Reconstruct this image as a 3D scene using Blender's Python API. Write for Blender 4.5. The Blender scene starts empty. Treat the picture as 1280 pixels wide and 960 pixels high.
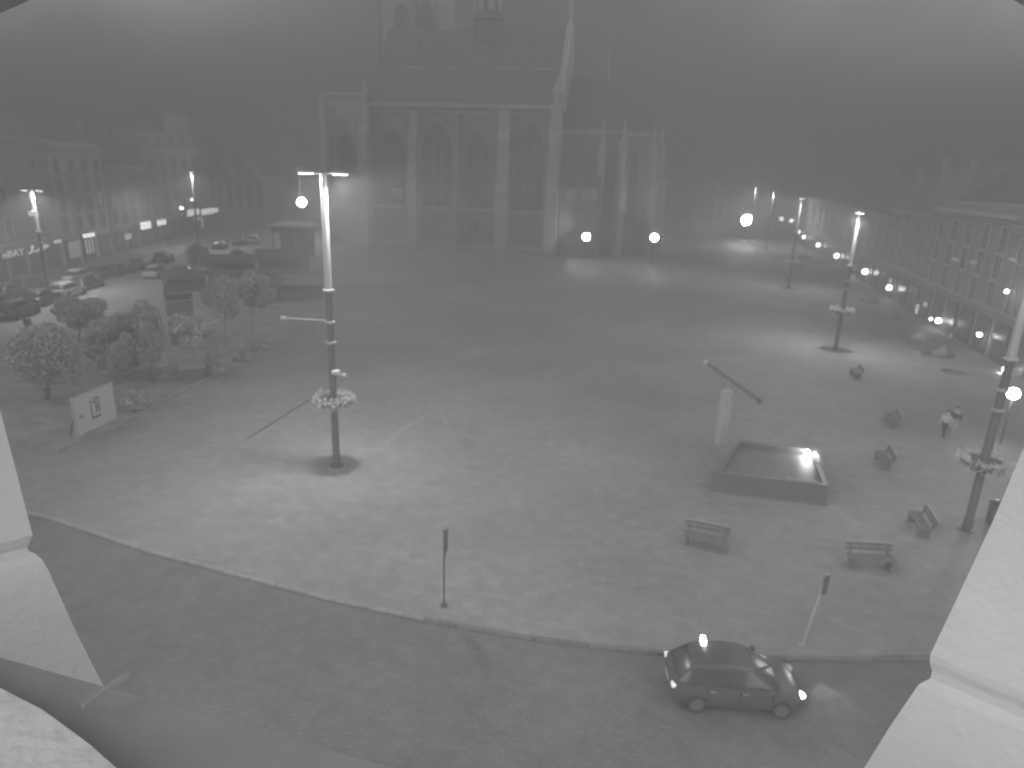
import bpy, bmesh, math, random
from mathutils import Vector as V, Matrix, noise
R=math.radians
scene=bpy.context.scene
COL=scene.collection
random.seed(7)

# ------------------------------------------------------------------ camera
CH=13.5; FPX=850.0; PITCH=R(17.3); ROLL=R(2.0)
_F=V((0,math.cos(PITCH),-math.sin(PITCH))); _U0=V((0,math.sin(PITCH),math.cos(PITCH))); _X=V((1,0,0))
_Rt=_X*math.cos(ROLL)+_U0*math.sin(ROLL); _Up=-_X*math.sin(ROLL)+_U0*math.cos(ROLL)
CPOS=V((0,0,CH))
cam=bpy.data.cameras.new('camera'); co=bpy.data.objects.new('camera',cam); COL.objects.link(co)
m3=Matrix((_Rt,_Up,-_F)).transposed()
co.matrix_world=Matrix.Translation(CPOS)@m3.to_4x4()
cam.sensor_width=36; cam.lens=FPX/1280*36; cam.clip_start=0.05; cam.clip_end=3000
scene.camera=co
cam.dof.use_dof=True; cam.dof.focus_distance=0.95; cam.dof.aperture_fstop=9.0   # focused close to the opening, so the square is a little soft
def ray(x,y): return _F+_Rt*((x-640)/FPX)+_Up*((480-y)/FPX)
def G(x,y,z=0.0):                       # where a sight line meets the level z
    d=ray(x,y); return CPOS+d*((z-CH)/d.z)
def PL(x,y,o,n):                        # where a sight line meets a plane
    d=ray(x,y); return CPOS+d*((V(o)-CPOS).dot(n)/d.dot(n))
def proj(p):
    d=V(p)-CPOS; w=d.dot(_F); return 640+FPX*d.dot(_Rt)/w, 480-FPX*d.dot(_Up)/w
def HZ(b,y):
    lo,hi=-5,140
    for _ in range(50):
        m=(lo+hi)/2
        if proj((b[0],b[1],m))[1]>y: lo=m
        else: hi=m
    return lo

# ------------------------------------------------------------------ materials (the photograph is monochrome)
def mat(name,g,rough=0.8,var=0.25,scale=1.5,bump=0.0,metal=0.0,spec=0.4,fine=None):
    m=bpy.data.materials.new(name); m.use_nodes=True; nt=m.node_tree; n=nt.nodes
    b=n['Principled BSDF']; b.inputs['Roughness'].default_value=rough; b.inputs['Metallic'].default_value=metal
    b.inputs['Specular IOR Level'].default_value=spec
    tc=n.new('ShaderNodeTexCoord'); ns=n.new('ShaderNodeTexNoise'); ns.inputs['Scale'].default_value=scale
    ns.inputs['Detail'].default_value=6; ns.inputs['Roughness'].default_value=0.65
    nt.links.new(tc.outputs['Object'],ns.inputs['Vector'])
    r=n.new('ShaderNodeMapRange'); r.inputs['From Min'].default_value=0.25; r.inputs['From Max'].default_value=0.75
    r.inputs['To Min'].default_value=g*(1-var); r.inputs['To Max'].default_value=g*(1+var)
    nt.links.new(ns.outputs['Fac'],r.inputs['Value'])
    nt.links.new(r.outputs['Result'],b.inputs['Base Color'])
    if bump:
        bp=n.new('ShaderNodeBump'); bp.inputs['Strength'].default_value=bump; bp.inputs['Distance'].default_value=0.03
        n2=n.new('ShaderNodeTexNoise'); n2.inputs['Scale'].default_value=fine or scale*8; n2.inputs['Detail'].default_value=4
        nt.links.new(tc.outputs['Object'],n2.inputs['Vector']); nt.links.new(n2.outputs['Fac'],bp.inputs['Height'])
        nt.links.new(bp.outputs['Normal'],b.inputs['Normal'])
    return m
def emit(name,s,g=0.9):
    m=bpy.data.materials.new(name); m.use_nodes=True; b=m.node_tree.nodes['Principled BSDF']
    b.inputs['Base Color'].default_value=(g,g,g,1); b.inputs['Emission Color'].default_value=(1,1,1,1)
    b.inputs['Emission Strength'].default_value=s; m.cycles.emission_sampling='NONE'
    return m
def paving(name,g,bw,bh,rot,var,jo,dirt=0.16):
    m=bpy.data.materials.new(name); m.use_nodes=True; nt=m.node_tree; n=nt.nodes; L=nt.links
    b=n['Principled BSDF']; b.inputs['Roughness'].default_value=0.72; b.inputs['Specular IOR Level'].default_value=0.3
    tc=n.new('ShaderNodeTexCoord'); mp=n.new('ShaderNodeMapping'); mp.inputs['Rotation'].default_value=(0,0,rot)
    L.new(tc.outputs['Object'],mp.inputs['Vector'])
    br=n.new('ShaderNodeTexBrick'); br.inputs['Scale'].default_value=1; br.inputs['Brick Width'].default_value=bw
    br.inputs['Row Height'].default_value=bh; br.inputs['Mortar Size'].default_value=0.012; br.inputs['Bias'].default_value=0
    for k,v in (('Color1',1-var),('Color2',1+var),('Mortar',jo)): br.inputs[k].default_value=(v,v,v,1)
    L.new(mp.outputs['Vector'],br.inputs['Vector'])
    def nz(sc,a,bb,det=5):
        t=n.new('ShaderNodeTexNoise'); t.inputs['Scale'].default_value=sc; t.inputs['Detail'].default_value=det; t.inputs['Roughness'].default_value=0.6
        L.new(tc.outputs['Object'],t.inputs['Vector'])
        r=n.new('ShaderNodeMapRange'); r.inputs['From Min'].default_value=0.3; r.inputs['From Max'].default_value=0.7
        r.inputs['To Min'].default_value=a; r.inputs['To Max'].default_value=bb; L.new(t.outputs['Fac'],r.inputs['Value']); return r.outputs['Result']
    def mul(a,c):
        t=n.new('ShaderNodeMath'); t.operation='MULTIPLY'; L.new(a,t.inputs[0])
        if isinstance(c,float): t.inputs[1].default_value=c
        else: L.new(c,t.inputs[1])
        return t.outputs[0]
    bw_=n.new('ShaderNodeRGBToBW'); L.new(br.outputs['Color'],bw_.inputs['Color'])
    c=mul(mul(mul(bw_.outputs['Val'],nz(0.09,1-dirt,1+dirt,4)),nz(1.7,0.9,1.1,6)),g)
    L.new(c,b.inputs['Base Color'])
    bp=n.new('ShaderNodeBump'); bp.inputs['Strength'].default_value=0.35; bp.inputs['Distance'].default_value=0.02
    L.new(mul(bw_.outputs['Val'],nz(9.0,0.8,1.2)),bp.inputs['Height']); L.new(bp.outputs['Normal'],b.inputs['Normal'])
    return m
M=dict(
 plaza=paving('plaza_paving',0.30,0.55,0.36,R(9),0.06,0.84,0.2), road=paving('road_setts',0.20,0.22,0.14,R(4),0.07,0.82,0.2),
 street=paving('street_paving',0.36,0.6,0.4,R(6),0.08,0.8,0.12), lawn=mat('dark_planting',0.30,0.95,0.4,0.8,0.8,fine=14),
 kerb=paving('pale_granite',0.33,0.9,0.6,R(-14),0.08,0.55), bandm=mat('pale_band',0.325,0.7,0.2,3,0.3), kerbd=paving('grey_granite',0.2,0.9,0.6,R(-2),0.08,0.55),
 stone=mat('church_stone',0.36,0.9,0.3,0.35,0.4,fine=3), stonel=mat('church_lit_dressed_stone',0.56,0.9,0.2,0.5,0.3,fine=3),  # dressed stone, lightened so its colour carries the floodlight on buttresses and towers
 slate=mat('slate_roof',0.17,0.75,0.3,0.6,0.5,fine=5), glassd=mat('dark_window_glass',0.19,0.25,0.3,1.0),
 plaster1=mat('pale_plaster',0.52,0.9,0.12,0.4), plaster2=mat('grey_plaster',0.36,0.9,0.15,0.4), plaster3=mat('dark_plaster',0.32,0.9,0.18,0.4),
 trim=mat('pale_trim',0.48,0.85,0.1,0.8), tile=mat('roof_tile',0.22,0.85,0.25,1.5,0.4),
 polel=mat('brushed_pale_pole',0.40,0.5,0.06,3), poled=mat('dark_pole_paint',0.13,0.5,0.15,3), metal=mat('galvanised_metal',0.42,0.45,0.15,6,metal=0.3),
 black=mat('black_metal',0.07,0.5,0.2,4), flower=mat('pale_flowers',0.62,0.8,0.25,9), leaf=mat('leaf_mass',0.46,0.8,0.45,2.5), leafl=mat('pale_leaf_mass',0.52,0.8,0.4,2.5),
 leafd=mat('dark_leaf_mass',0.46,0.8,0.45,2.5), bark=mat('bark',0.14,0.95,0.35,6,0.6), barkl=mat('pale_bark',0.34,0.95,0.25,6,0.4),
 wood=mat('weathered_wood',0.17,0.85,0.3,4,0.3), woodd=mat('dark_bench_wood',0.20,0.8,0.3,4,0.3), canvas=mat('pale_canvas',0.60,0.9,0.12,2), canvasd=mat('dark_canvas',0.10,0.9,0.25,2),
 canvasg=mat('grey_canvas',0.26,0.9,0.2,2), granite=mat('black_polished_granite',0.17,0.4,0.3,12,spec=0.6), water=mat('dark_water',0.16,0.55,0.2,2,0.12,fine=5),
 gold=mat('gilded_cladding',0.44,0.5,0.25,5,0.5,metal=0.0), white=mat('white_painted_wall',0.43,0.85,0.08,3.0,0.14,fine=60), sill=mat('weathered_sheet_sill',0.21,0.6,0.2,2,0.1),
 paint_d=mat('dark_car_paint',0.105,0.3,0.1,2,spec=0.5), paint_g=mat('grey_car_paint',0.16,0.3,0.1,2,metal=0.3), paint_l=mat('light_car_paint',0.55,0.3,0.06,2),
 glass=mat('car_glass',0.06,0.3,0.1,1,spec=0.7), tyre=mat('tyre_rubber',0.07,0.9,0.2,5), rim=mat('alloy_rim',0.14,0.5,0.1,5), lens=mat('lamp_lens',0.55,0.15,0.1,5,spec=0.8),
 skin=mat('skin',0.42,0.6,0.06,8), cloth_d=mat('dark_cloth',0.07,0.9,0.2,10), cloth_l=mat('pale_cloth',0.55,0.9,0.12,10), hair=mat('hair',0.05,0.7,0.2,20),
 paper=mat('poster_paper',0.55,0.7,0.06,2), ink=mat('poster_ink',0.09,0.7,0.1,4), conc=mat('planter_concrete',0.44,0.9,0.2,3,0.3),
 e_lamp=emit('lamp_glow',22), e_globe=emit('globe_glow',12), e_sign=emit('sign_glow',3.0), e_dim=emit('dim_sign_glow',0.42), e_soft=emit('soft_sign_glow',0.75), e_win=emit('lit_shop_window',0.34,0.3), e_flood=emit('flood_glow',160), e_head=emit('headlamp_glow',6), e_tail=emit('tail_lamp_glow',0.42),
)
# ------------------------------------------------------------------ mesh helper
class MB:
    def __init__(s): s.bm=bmesh.new()
    def _x(s,vs,M):
        if M is not None: bmesh.ops.transform(s.bm,matrix=M,verts=vs)
    def box(s,c,sz,rot=0.0,bev=0.0):
        r=bmesh.ops.create_cube(s.bm,size=1)['verts']
        bmesh.ops.transform(s.bm,matrix=Matrix.Translation(c)@Matrix.Rotation(rot,4,'Z')@Matrix.Diagonal((*sz,1)),verts=r)
        if bev:
            es={e for v in r for e in v.link_edges}
            bmesh.ops.bevel(s.bm,geom=list(es),offset=bev,segments=2,affect='EDGES',profile=0.5)
        return s
    def beam(s,p0,p1,w,h,up=V((0,0,1))):
        p0=V(p0);p1=V(p1);d=p1-p0;l=d.length;z=d.normalized()
        x=up.cross(z)
        if x.length<1e-4: x=V((1,0,0)).cross(z)
        x.normalize();y=z.cross(x)
        r=bmesh.ops.create_cube(s.bm,size=1)['verts']
        Mx=Matrix((x,y,z)).transposed().to_4x4()
        bmesh.ops.transform(s.bm,matrix=Matrix.Translation((p0+p1)/2)@Mx@Matrix.Diagonal((w,h,l,1)),verts=r); return s
    def cyl(s,p0,p1,r0,r1=None,n=14):
        p0=V(p0);p1=V(p1);d=p1-p0
        r=bmesh.ops.create_cone(s.bm,cap_ends=True,segments=n,radius1=r0,radius2=r0 if r1 is None else r1,depth=d.length)['verts']
        q=V((0,0,1)).rotation_difference(d.normalized()).to_matrix().to_4x4()
        bmesh.ops.transform(s.bm,matrix=Matrix.Translation((p0+p1)/2)@q,verts=r); return s
    def sph(s,c,r,u=14,v=9):
        if not hasattr(r,'__len__'): r=(r,r,r)
        q=bmesh.ops.create_uvsphere(s.bm,u_segments=u,v_segments=v,radius=1)['verts']
        bmesh.ops.transform(s.bm,matrix=Matrix.Translation(c)@Matrix.Diagonal((*r,1)),verts=q); return s
    def lathe(s,prof,c=(0,0,0),n=20):
        rings=[]
        for (r,z) in prof:
            rings.append([s.bm.verts.new((c[0]+r*math.cos(2*math.pi*k/n),c[1]+r*math.sin(2*math.pi*k/n),c[2]+z)) for k in range(n)])
        for a,b in zip(rings,rings[1:]):
            for k in range(n): s.bm.faces.new((a[k],a[(k+1)%n],b[(k+1)%n],b[k]))
        s.bm.faces.new(rings[0][::-1]); s.bm.faces.new(rings[-1]); return s
    def loft(s,rings,cap=True):
        vs=[[s.bm.verts.new(p) for p in r] for r in rings]; n=len(vs[0])
        for a,b in zip(vs,vs[1:]):
            for k in range(n): s.bm.faces.new((a[k],a[(k+1)%n],b[(k+1)%n],b[k]))
        if cap: s.bm.faces.new(vs[0][::-1]); s.bm.faces.new(vs[-1])
        return s
    def prism(s,pts,vec):
        vec=V(vec); return s.loft([[V(p) for p in pts],[V(p)+vec for p in pts]])
    def face(s,pts): s.bm.faces.new([s.bm.verts.new(p) for p in pts]); return s
    def leaves(s,c,r,n,size,rnd,shape=None,fill=0.55):
        for _ in range(n):
            while True:
                p=V((rnd.uniform(-1,1),rnd.uniform(-1,1),rnd.uniform(-1,1)))
                if fill*fill*rnd.random()<p.length_squared<=1: break
            q=V((p.x*r[0]+c[0],p.y*r[1]+c[1],p.z*r[2]+c[2]))
            a=V((rnd.gauss(0,1),rnd.gauss(0,1),rnd.gauss(0,.7))).normalized(); b=a.orthogonal().normalized()
            b=(Matrix.Rotation(rnd.uniform(0,6.28),3,a)@b); w=size*rnd.uniform(.6,1.3)
            k=a.cross(b)
            s.bm.faces.new([s.bm.verts.new(q+o) for o in (b*w,k*w*.55,-b*w,-k*w*.55)])
        return s
    def build(s,name,m,parent=None,smooth=False,loc=None,keep=False):
        bm=s.bm
        if not keep: bmesh.ops.recalc_face_normals(bm,faces=bm.faces[:])
        me=bpy.data.meshes.new(name); bm.to_mesh(me); bm.free()
        me.materials.append(M[m] if isinstance(m,str) else m)
        if smooth:
            for p in me.polygons: p.use_smooth=True
            try: me.set_sharp_from_angle(angle=R(40))
            except Exception: pass
        o=bpy.data.objects.new(name,me); COL.objects.link(o)
        if parent: o.parent=parent
        if loc is not None: o.location=loc
        return o
def tag(o,label,cat,group=None,kind=None):
    if label: o['label']=label
    if cat: o['category']=cat
    if group: o['group']=group
    if kind: o['kind']=kind
    return o
def thing(name,label,cat,loc=(0,0,0),rz=0.0,group=None):
    o=bpy.data.objects.new(name,None); COL.objects.link(o); o.empty_display_size=.3
    o.location=loc; o.rotation_euler=(0,0,rz); return tag(o,label,cat,group)
def dup(o,parent=None,loc=None,rz=None,label=None,group=None,sc=None):
    c=o.copy(); COL.objects.link(c)
    if parent: c.parent=parent
    if loc is not None: c.location=loc
    if rz is not None: c.rotation_euler[2]=rz
    if sc is not None: c.scale=sc if hasattr(sc,'__len__') else (sc,sc,sc)
    if label: c['label']=label
    if group: c['group']=group
    for ch in list(o.children): dup(ch,c)
    return c
def struct(name,o): o['kind']='structure'; return o
def text_bm(s,size,depth):
    cu=bpy.data.curves.new('txt','FONT'); cu.body=s; cu.size=size; cu.extrude=depth; cu.resolution_u=3
    ob=bpy.data.objects.new('txt',cu); COL.objects.link(ob)
    bpy.context.view_layer.update()
    me=bpy.data.meshes.new_from_object(ob.evaluated_get(bpy.context.evaluated_depsgraph_get()))
    mb=MB(); mb.bm.from_mesh(me); bpy.data.objects.remove(ob); bpy.data.meshes.remove(me); return mb
def point(loc,watts,radius=0.08,name='lamp_light',spot=None,aim=None,blend=.5):
    l=bpy.data.lights.new(name,'SPOT' if spot else 'POINT'); l.energy=watts; l.shadow_soft_size=radius
    o=bpy.data.objects.new(name,l); COL.objects.link(o); o.location=loc
    if spot:
        l.spot_size=R(spot); l.spot_blend=blend
        d=(V(aim)-V(loc)) if aim is not None else V((0,0,-1)); o.rotation_euler=d.to_track_quat('-Z','Y').to_euler()
    return o

# ------------------------------------------------------------------ sky, sun, air
w=bpy.data.worlds.new('World'); scene.world=w; w.use_nodes=True; nt=w.node_tree; n=nt.nodes
bg=n['Background']; sky=n.new('ShaderNodeTexSky'); sky.sky_type='NISHITA'; sky.sun_disc=False
SUN_EL,SUN_AZ=R(34),R(202)
sky.sun_elevation=SUN_EL; sky.sun_rotation=SUN_AZ; sky.altitude=300; sky.dust_density=3
bw=n.new('ShaderNodeRGBToBW'); nt.links.new(sky.outputs['Color'],bw.inputs['Color'])
tc=n.new('ShaderNodeTexCoord'); ns=n.new('ShaderNodeTexNoise'); ns.inputs['Scale'].default_value=3.4; ns.inputs['Detail'].default_value=3; ns.inputs['Roughness'].default_value=.45
mp=n.new('ShaderNodeMapping'); mp.inputs['Location'].default_value=(2.3,0.4,1.2)
nt.links.new(tc.outputs['Generated'],mp.inputs['Vector']); nt.links.new(mp.outputs['Vector'],ns.inputs['Vector'])
mr=n.new('ShaderNodeMapRange'); mr.inputs['From Min'].default_value=.3; mr.inputs['From Max'].default_value=.7; mr.inputs['To Min'].default_value=.35; mr.inputs['To Max'].default_value=1.7
nt.links.new(ns.outputs['Fac'],mr.inputs['Value'])
cl=n.new('ShaderNodeMath'); cl.operation='MINIMUM'; cl.inputs[1].default_value=3.0; nt.links.new(bw.outputs['Val'],cl.inputs[0])
mu=n.new('ShaderNodeMath'); mu.operation='MULTIPLY'; nt.links.new(cl.outputs[0],mu.inputs[0])
sx=n.new('ShaderNodeSeparateXYZ'); nt.links.new(tc.outputs['Generated'],sx.inputs[0])
x2=n.new('ShaderNodeMath'); x2.operation='MULTIPLY'; nt.links.new(sx.outputs['X'],x2.inputs[0]); nt.links.new(sx.outputs['X'],x2.inputs[1])
gl=n.new('ShaderNodeMapRange'); gl.inputs['From Min'].default_value=0.02; gl.inputs['From Max'].default_value=0.36; gl.inputs['To Min'].default_value=0.5; gl.inputs['To Max'].default_value=9.5
nt.links.new(x2.outputs[0],gl.inputs['Value'])
m2=n.new('ShaderNodeMath'); m2.operation='MULTIPLY'; nt.links.new(mr.outputs['Result'],m2.inputs[0]); nt.links.new(gl.outputs['Result'],m2.inputs[1])
nt.links.new(m2.outputs[0],mu.inputs[1])
nt.links.new(mu.outputs[0],bg.inputs['Color']); bg.inputs['Strength'].default_value=0.15
sl=bpy.data.lights.new('sky_glow_sun','SUN'); sl.energy=0.75; sl.angle=R(120)
so=bpy.data.objects.new('sky_glow_sun',sl); COL.objects.link(so); so.location=(0,0,200)
so.rotation_euler=(R(56),0,R(-22))
HAZE_D=0.0148
hz=MB().box((0,342,27.2),(900,700,57)); 
hm=bpy.data.materials.new('night_haze'); hm.use_nodes=True; hn=hm.node_tree; hn.nodes.clear()
out=hn.nodes.new('ShaderNodeOutputMaterial'); pv=hn.nodes.new('ShaderNodeVolumePrincipled')
pv.inputs['Color'].default_value=(.285,.285,.285,1); pv.inputs['Density'].default_value=HAZE_D; pv.inputs['Anisotropy'].default_value=-0.12
hn.links.new(pv.outputs['Volume'],out.inputs['Volume'])
ho=hz.build('haze',hm); tag(ho,'thin pale night haze filling the air over the square','haze',kind='stuff'); ho.display_type='WIRE'

# ------------------------------------------------------------------ ground
KERB_PX=[(-60,618),(60,645),(180,686),(300,718),(420,749),(530,772),(650,794),(760,808),(830,815),(920,819),(1000,822),(1160,821),(1300,817)]
KP=[G(x,y) for x,y in KERB_PX]
d0=(KP[0]-KP[1]).normalized(); d1=(KP[-1]-KP[-2]).normalized()
KP=[KP[0]+d0*150]+KP+[KP[-1]+d1*150]
mb=MB(); FAR=430
lo=[mb.bm.verts.new((p.x,p.y,0)) for p in KP]
hi=[mb.bm.verts.new((-440+880*i/(len(KP)-1),680,0)) for i in range(len(KP))]
for i in range(len(KP)-1): mb.bm.faces.new((lo[i],lo[i+1],hi[i+1],hi[i]))
pl=struct('plaza',mb.build('plaza','plaza',keep=True))
mb=MB()
lo=[mb.bm.verts.new((p.x,p.y+.05,-.09)) for p in KP]
hi=[mb.bm.verts.new((-440+880*i/(len(KP)-1),-6,-.09)) for i in range(len(KP))]
for i in range(len(KP)-1): mb.bm.faces.new((lo[i],hi[i],hi[i+1],lo[i+1]))
struct('road',mb.build('road','road',keep=True))
def strip(name,pts,m,w,z0,z1):
    mb=MB(); rings=[]
    for i,p in enumerate(pts):
        t=(pts[min(i+1,len(pts)-1)]-pts[max(i-1,0)]); t.z=0; t.normalize(); q=V((-t.y,t.x,0))
        a=p-q*w*.5;b=p+q*w*.5
        rings.append([(a.x,a.y,z0),(a.x,a.y,z1-.02),(a.x+q.x*.02,a.y+q.y*.02,z1),(b.x,b.y,z1),(b.x,b.y,z0)])
    return struct(name,mb.loft(rings).build(name,m))
k_mid=6
strip('kerb_strip',KP[:k_mid+1],'kerb',.13,-.2,.008)
strip('kerb_strip',KP[k_mid:],'kerbd',.13,-.2,.008)
# left street, planting bed, dark line
LA,LB=V((-55.2,62,0)),V((-64.6,150,0)); LU=(LB-LA).normalized(); LN=V((LU.y,-LU.x,0))   # facade line, normal into the square
def sheet(name,pts,m,z):
    o=MB().face([(p.x,p.y,z) for p in pts]).build(name,m,keep=False); return struct(name,o)
s0=LA-LU*60; s1=LB+LU*6
sheet('street',[s0+LN*4.2,s0+LN*19,s1+LN*17,s1+LN*4.2],'street',.006)
strip('pavement_kerb',[s0+LN*4.1,s1+LN*4.1],'kerb',.2,0,.12)
sheet('planting_bed',[G(-40,560),G(70,562),G(150,530),G(207,497),G(330,436),G(410,350),G(385,322),G(250,350),G(150,395),G(0,425),G(-60,450)],'lawn',.010)
strip('bed_edging',[G(70,566),G(150,532),G(209,499),G(332,437)],'kerb',.14,0,.11)
strip('dark_paving_line',[G(308,549),G(350,523),G(398,493)],'black',.10,.0,.006)  # thin dark line across the paving
strip('paving_band',[G(470,566),G(506,534),G(545,512),G(560,530)],'bandm',.35,0,.006)

# ------------------------------------------------------------------ street lamps with flower rings
def make_lamp(H,label,loc,watts,rz=0.0,main=False,zr=3.35):
    t=thing('street_lamp',label,'street lamp',loc,rz,'street lamps around the square')
    h1=H*.635
    MB().lathe([(.19,0),(.19,.5),(.165,.55),(.155,h1)],n=18).build('lower_pole','poled',t,True)
    MB().lathe([(.16,h1),(.155,h1+.6),(.13,H-.3),(.12,H)],n=18).build('upper_pole','polel',t,True)
    MB().cyl((0,0,.0),(0,0,.06),.32,n=18).build('base_plate','poled',t,True)
    for z,k in ((h1-.04,1.0),(H*.525,.9),(H*.455,.95)):
        MB().lathe([(.19,z-.07),(.26*k,z-.05),(.26*k,z+.03),(.19,z+.05)],n=18).build('collar','metal',t,True)
    for s in (-1,1):
        a=MB().cyl((s*.1,0,H-.02),(s*.55,0,H+.02),.04).build('arm','metal',t)
        MB().lathe([(.0,.07),(.28,.06),(.40,.02),(.42,-.01),(.36,-.03)],(s*.72,0,H+.02),n=20).build('lamp_head','metal',t,True)
        MB().lathe([(.30,-.05),(.31,-.03)],(s*.72,0,H+.02),n=20).build('light_panel','e_lamp',t)
    return t
def lamp_lights(loc,H,watts,rz,lean=(0,0),bias=(1,1)):
    for s in (-1,1):
        p=V(loc)+V((s*.62*math.cos(rz),s*.62*math.sin(rz),H-.10)); point(p,watts*bias[0 if s<0 else 1],.34,spot=166,blend=.5,aim=p+V((lean[0],lean[1],-10)))
def make_ring(label,loc,seed=1,zc=3.35):
    rnd=random.Random(seed); t=thing('flower_ring',label,'flower basket',(loc[0],loc[1],zc),0,'flower rings on the lamp posts')
    MB().lathe([(.72,-.14),(.80,-.16),(.86,.04),(.78,.06)],n=24).build('trough','poled',t)
    f=MB();g=MB()
    for k in range(46):
        a=k/46*6.283+rnd.uniform(-.05,.05); r=.80+rnd.uniform(-.12,.1)
        c=(r*math.cos(a),r*math.sin(a),.12+rnd.uniform(-.12,.12))
        f.leaves(c,(.17,.17,.15),16,.06,rnd)
        g.leaves((c[0]*1.05,c[1]*1.05,c[2]-.18-rnd.random()*.12),(.13,.13,.17),9,.07,rnd)
    f.build('blossoms','flower',t,keep=True); g.build('foliage','leafl',t,keep=True)
    b=MB()
    for k in range(4): b.beam((.14*math.cos(k*1.571),.14*math.sin(k*1.571),.0),(.76*math.cos(k*1.571),.76*math.sin(k*1.571),-.08),.04,.04)
    b.build('support_arm','metal',t)
    return t
LM=G(421,582); HM=HZ(LM,217)
main=make_lamp(HM,'tall bright street lamp with collars standing over its shadow in the left foreground',LM,1,R(-4))
MB().cyl((-.1,0,HM*.525+.05),(-2.0,.25,HM*.525-.0),.035,.03).build('bracket_arm','metal',main)
MB().box((-2.2,.25,HM*.525),(.26,.16,.16),bev=.03).build('arm_end','metal',main)
lamp_lights(LM,HM,4300,R(-4),(5.5,-1.5),(.35,1.15))
ring0=make_ring('round basket of pale flowers around the bright left foreground lamp post',LM,3,HZ(LM,500))
zc=HZ(LM,467)
t=thing('security_camera','white camera unit clamped to the bright lamp post above its flower ring','camera',(LM.x,LM.y,zc))
MB().box((.20,-.16,.12),(.34,.26,.2),bev=.05).build('housing','canvas',t); MB().cyl((.0,-.05,.0),(.55,-.1,-.02),.05).build('bracket','metal',t)
MB().sph((.56,-.1,-.06),.13).build('dome','metal',t,True)
RL=[((1044,437),266,'street lamp with flower ring standing right of centre beyond the fountain',1.12),
    ((985,360),248,'street lamp with a flower ring by the far cafe terrace, third from the right edge',1.19),
    ((1208,662),330,'dark lamp post at the right edge beside the pale window jamb',.93)]
plain=[((62,372),238,'double-headed street lamp at the far left in front of the corner shops',0.0),
       ((249,312),215,'slim street lamp in front of the long glowing shop sign',1.9),
       ((957,312),240,'distant street lamp just right of the glaring floodlight',1.25),
       ((936,303),235,'distant street lamp directly above the glaring floodlight',1.27),
       ((378,288),208,'distant street lamp above the glaring light left of the church',1.86)]
lamp1=None
for (bx,ty,lab,rz) in [(a,b,c,d) for a,b,c,d in RL+plain]:
    b=G(*bx); H=HZ(b,ty)
    if ty==330: H=11.6
    if lamp1 is None:
        lamp1=make_lamp(11.4,lab,b,1,rz); lamp1.scale=(1,1,H/11.4)
    else: dup(lamp1,None,b,rz,lab,sc=(1,1,H/11.4))
    lamp_lights(b,H,500 if bx[0]==378 else (260 if ty==330 else (3600 if ty in(266,248) else 6500)),rz,(-6,-4) if ty in(266,248) else (0,0))
for (bx,py,lab,sd) in (((1044,437),388,'flower ring with pale blooms on the lamp post right of centre',0.4),((985,360),328,'small flower ring on the lamp post beside the far cafe terrace',1.1),((1208,662),578,'shadowed flower ring on the dark lamp post at the right edge',2.0)):
    b=G(*bx); dup(ring0,None,(b.x,b.y,HZ(b,py)),sd,lab)
b=G(62,372); t=thing('lit_sign','small bright sign box fixed to the double-headed lamp post at far left','sign',(b.x,b.y,HZ(b,267)))
MB().box((0,-.3,0),(.85,.14,.42)).build('panel','e_soft',t); MB().box((0,-.3,.24),(.95,.2,.05)).build('frame','metal',t)

# ------------------------------------------------------------------ buildings
def gothic(wd,h,n=8):        # pointed arch outline in x,z from (−w/2,0)
    pts=[(-wd/2,0),(wd/2,0),(wd/2,h-wd*.9)]
    for k in range(1,n+1):
        a=k/n*math.acos(.5); pts.append((-wd/2+wd*math.cos(a),h-wd*.9+wd*math.sin(a)))
    for k in range(n-1,-1,-1):
        a=k/n*math.acos(.5); pts.append((wd/2-wd*math.cos(a),h-wd*.9+wd*math.sin(a)))
    return pts
WIN={}
def window_proto(kw):
    if kw in WIN: return WIN[kw]
    ww,wh=kw
    f=MB()
    f.box((-ww/2-.06,-.06,0),(.16,.14,wh+.02)).box((ww/2+.06,-.06,0),(.16,.14,wh+.02)).box((0,-.065,wh/2+.08),(ww+.34,.17,.18)).box((0,-.09,-wh/2-.07),(ww+.4,.24,.12))
    f.box((0,-.035,0),(.07,.07,wh-.02)).box((0,-.033,wh*.2),(ww-.02,.06,.07))
    o=f.build('window','trim'); p=MB().box((0,.02,0),(ww-.03,.06,wh-.03)).build('pane','glassd',o)
    WIN[kw]=[o,p,False]; return WIN[kw]
def put_window(par,loc,kw,rz=0.0):
    wp=window_proto(kw)
    if not wp[2]: wp[2]=True; wp[0].parent=par; wp[0].location=loc; wp[0].rotation_euler[2]=rz; return
    dup(wp[0],par,loc,rz)
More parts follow.
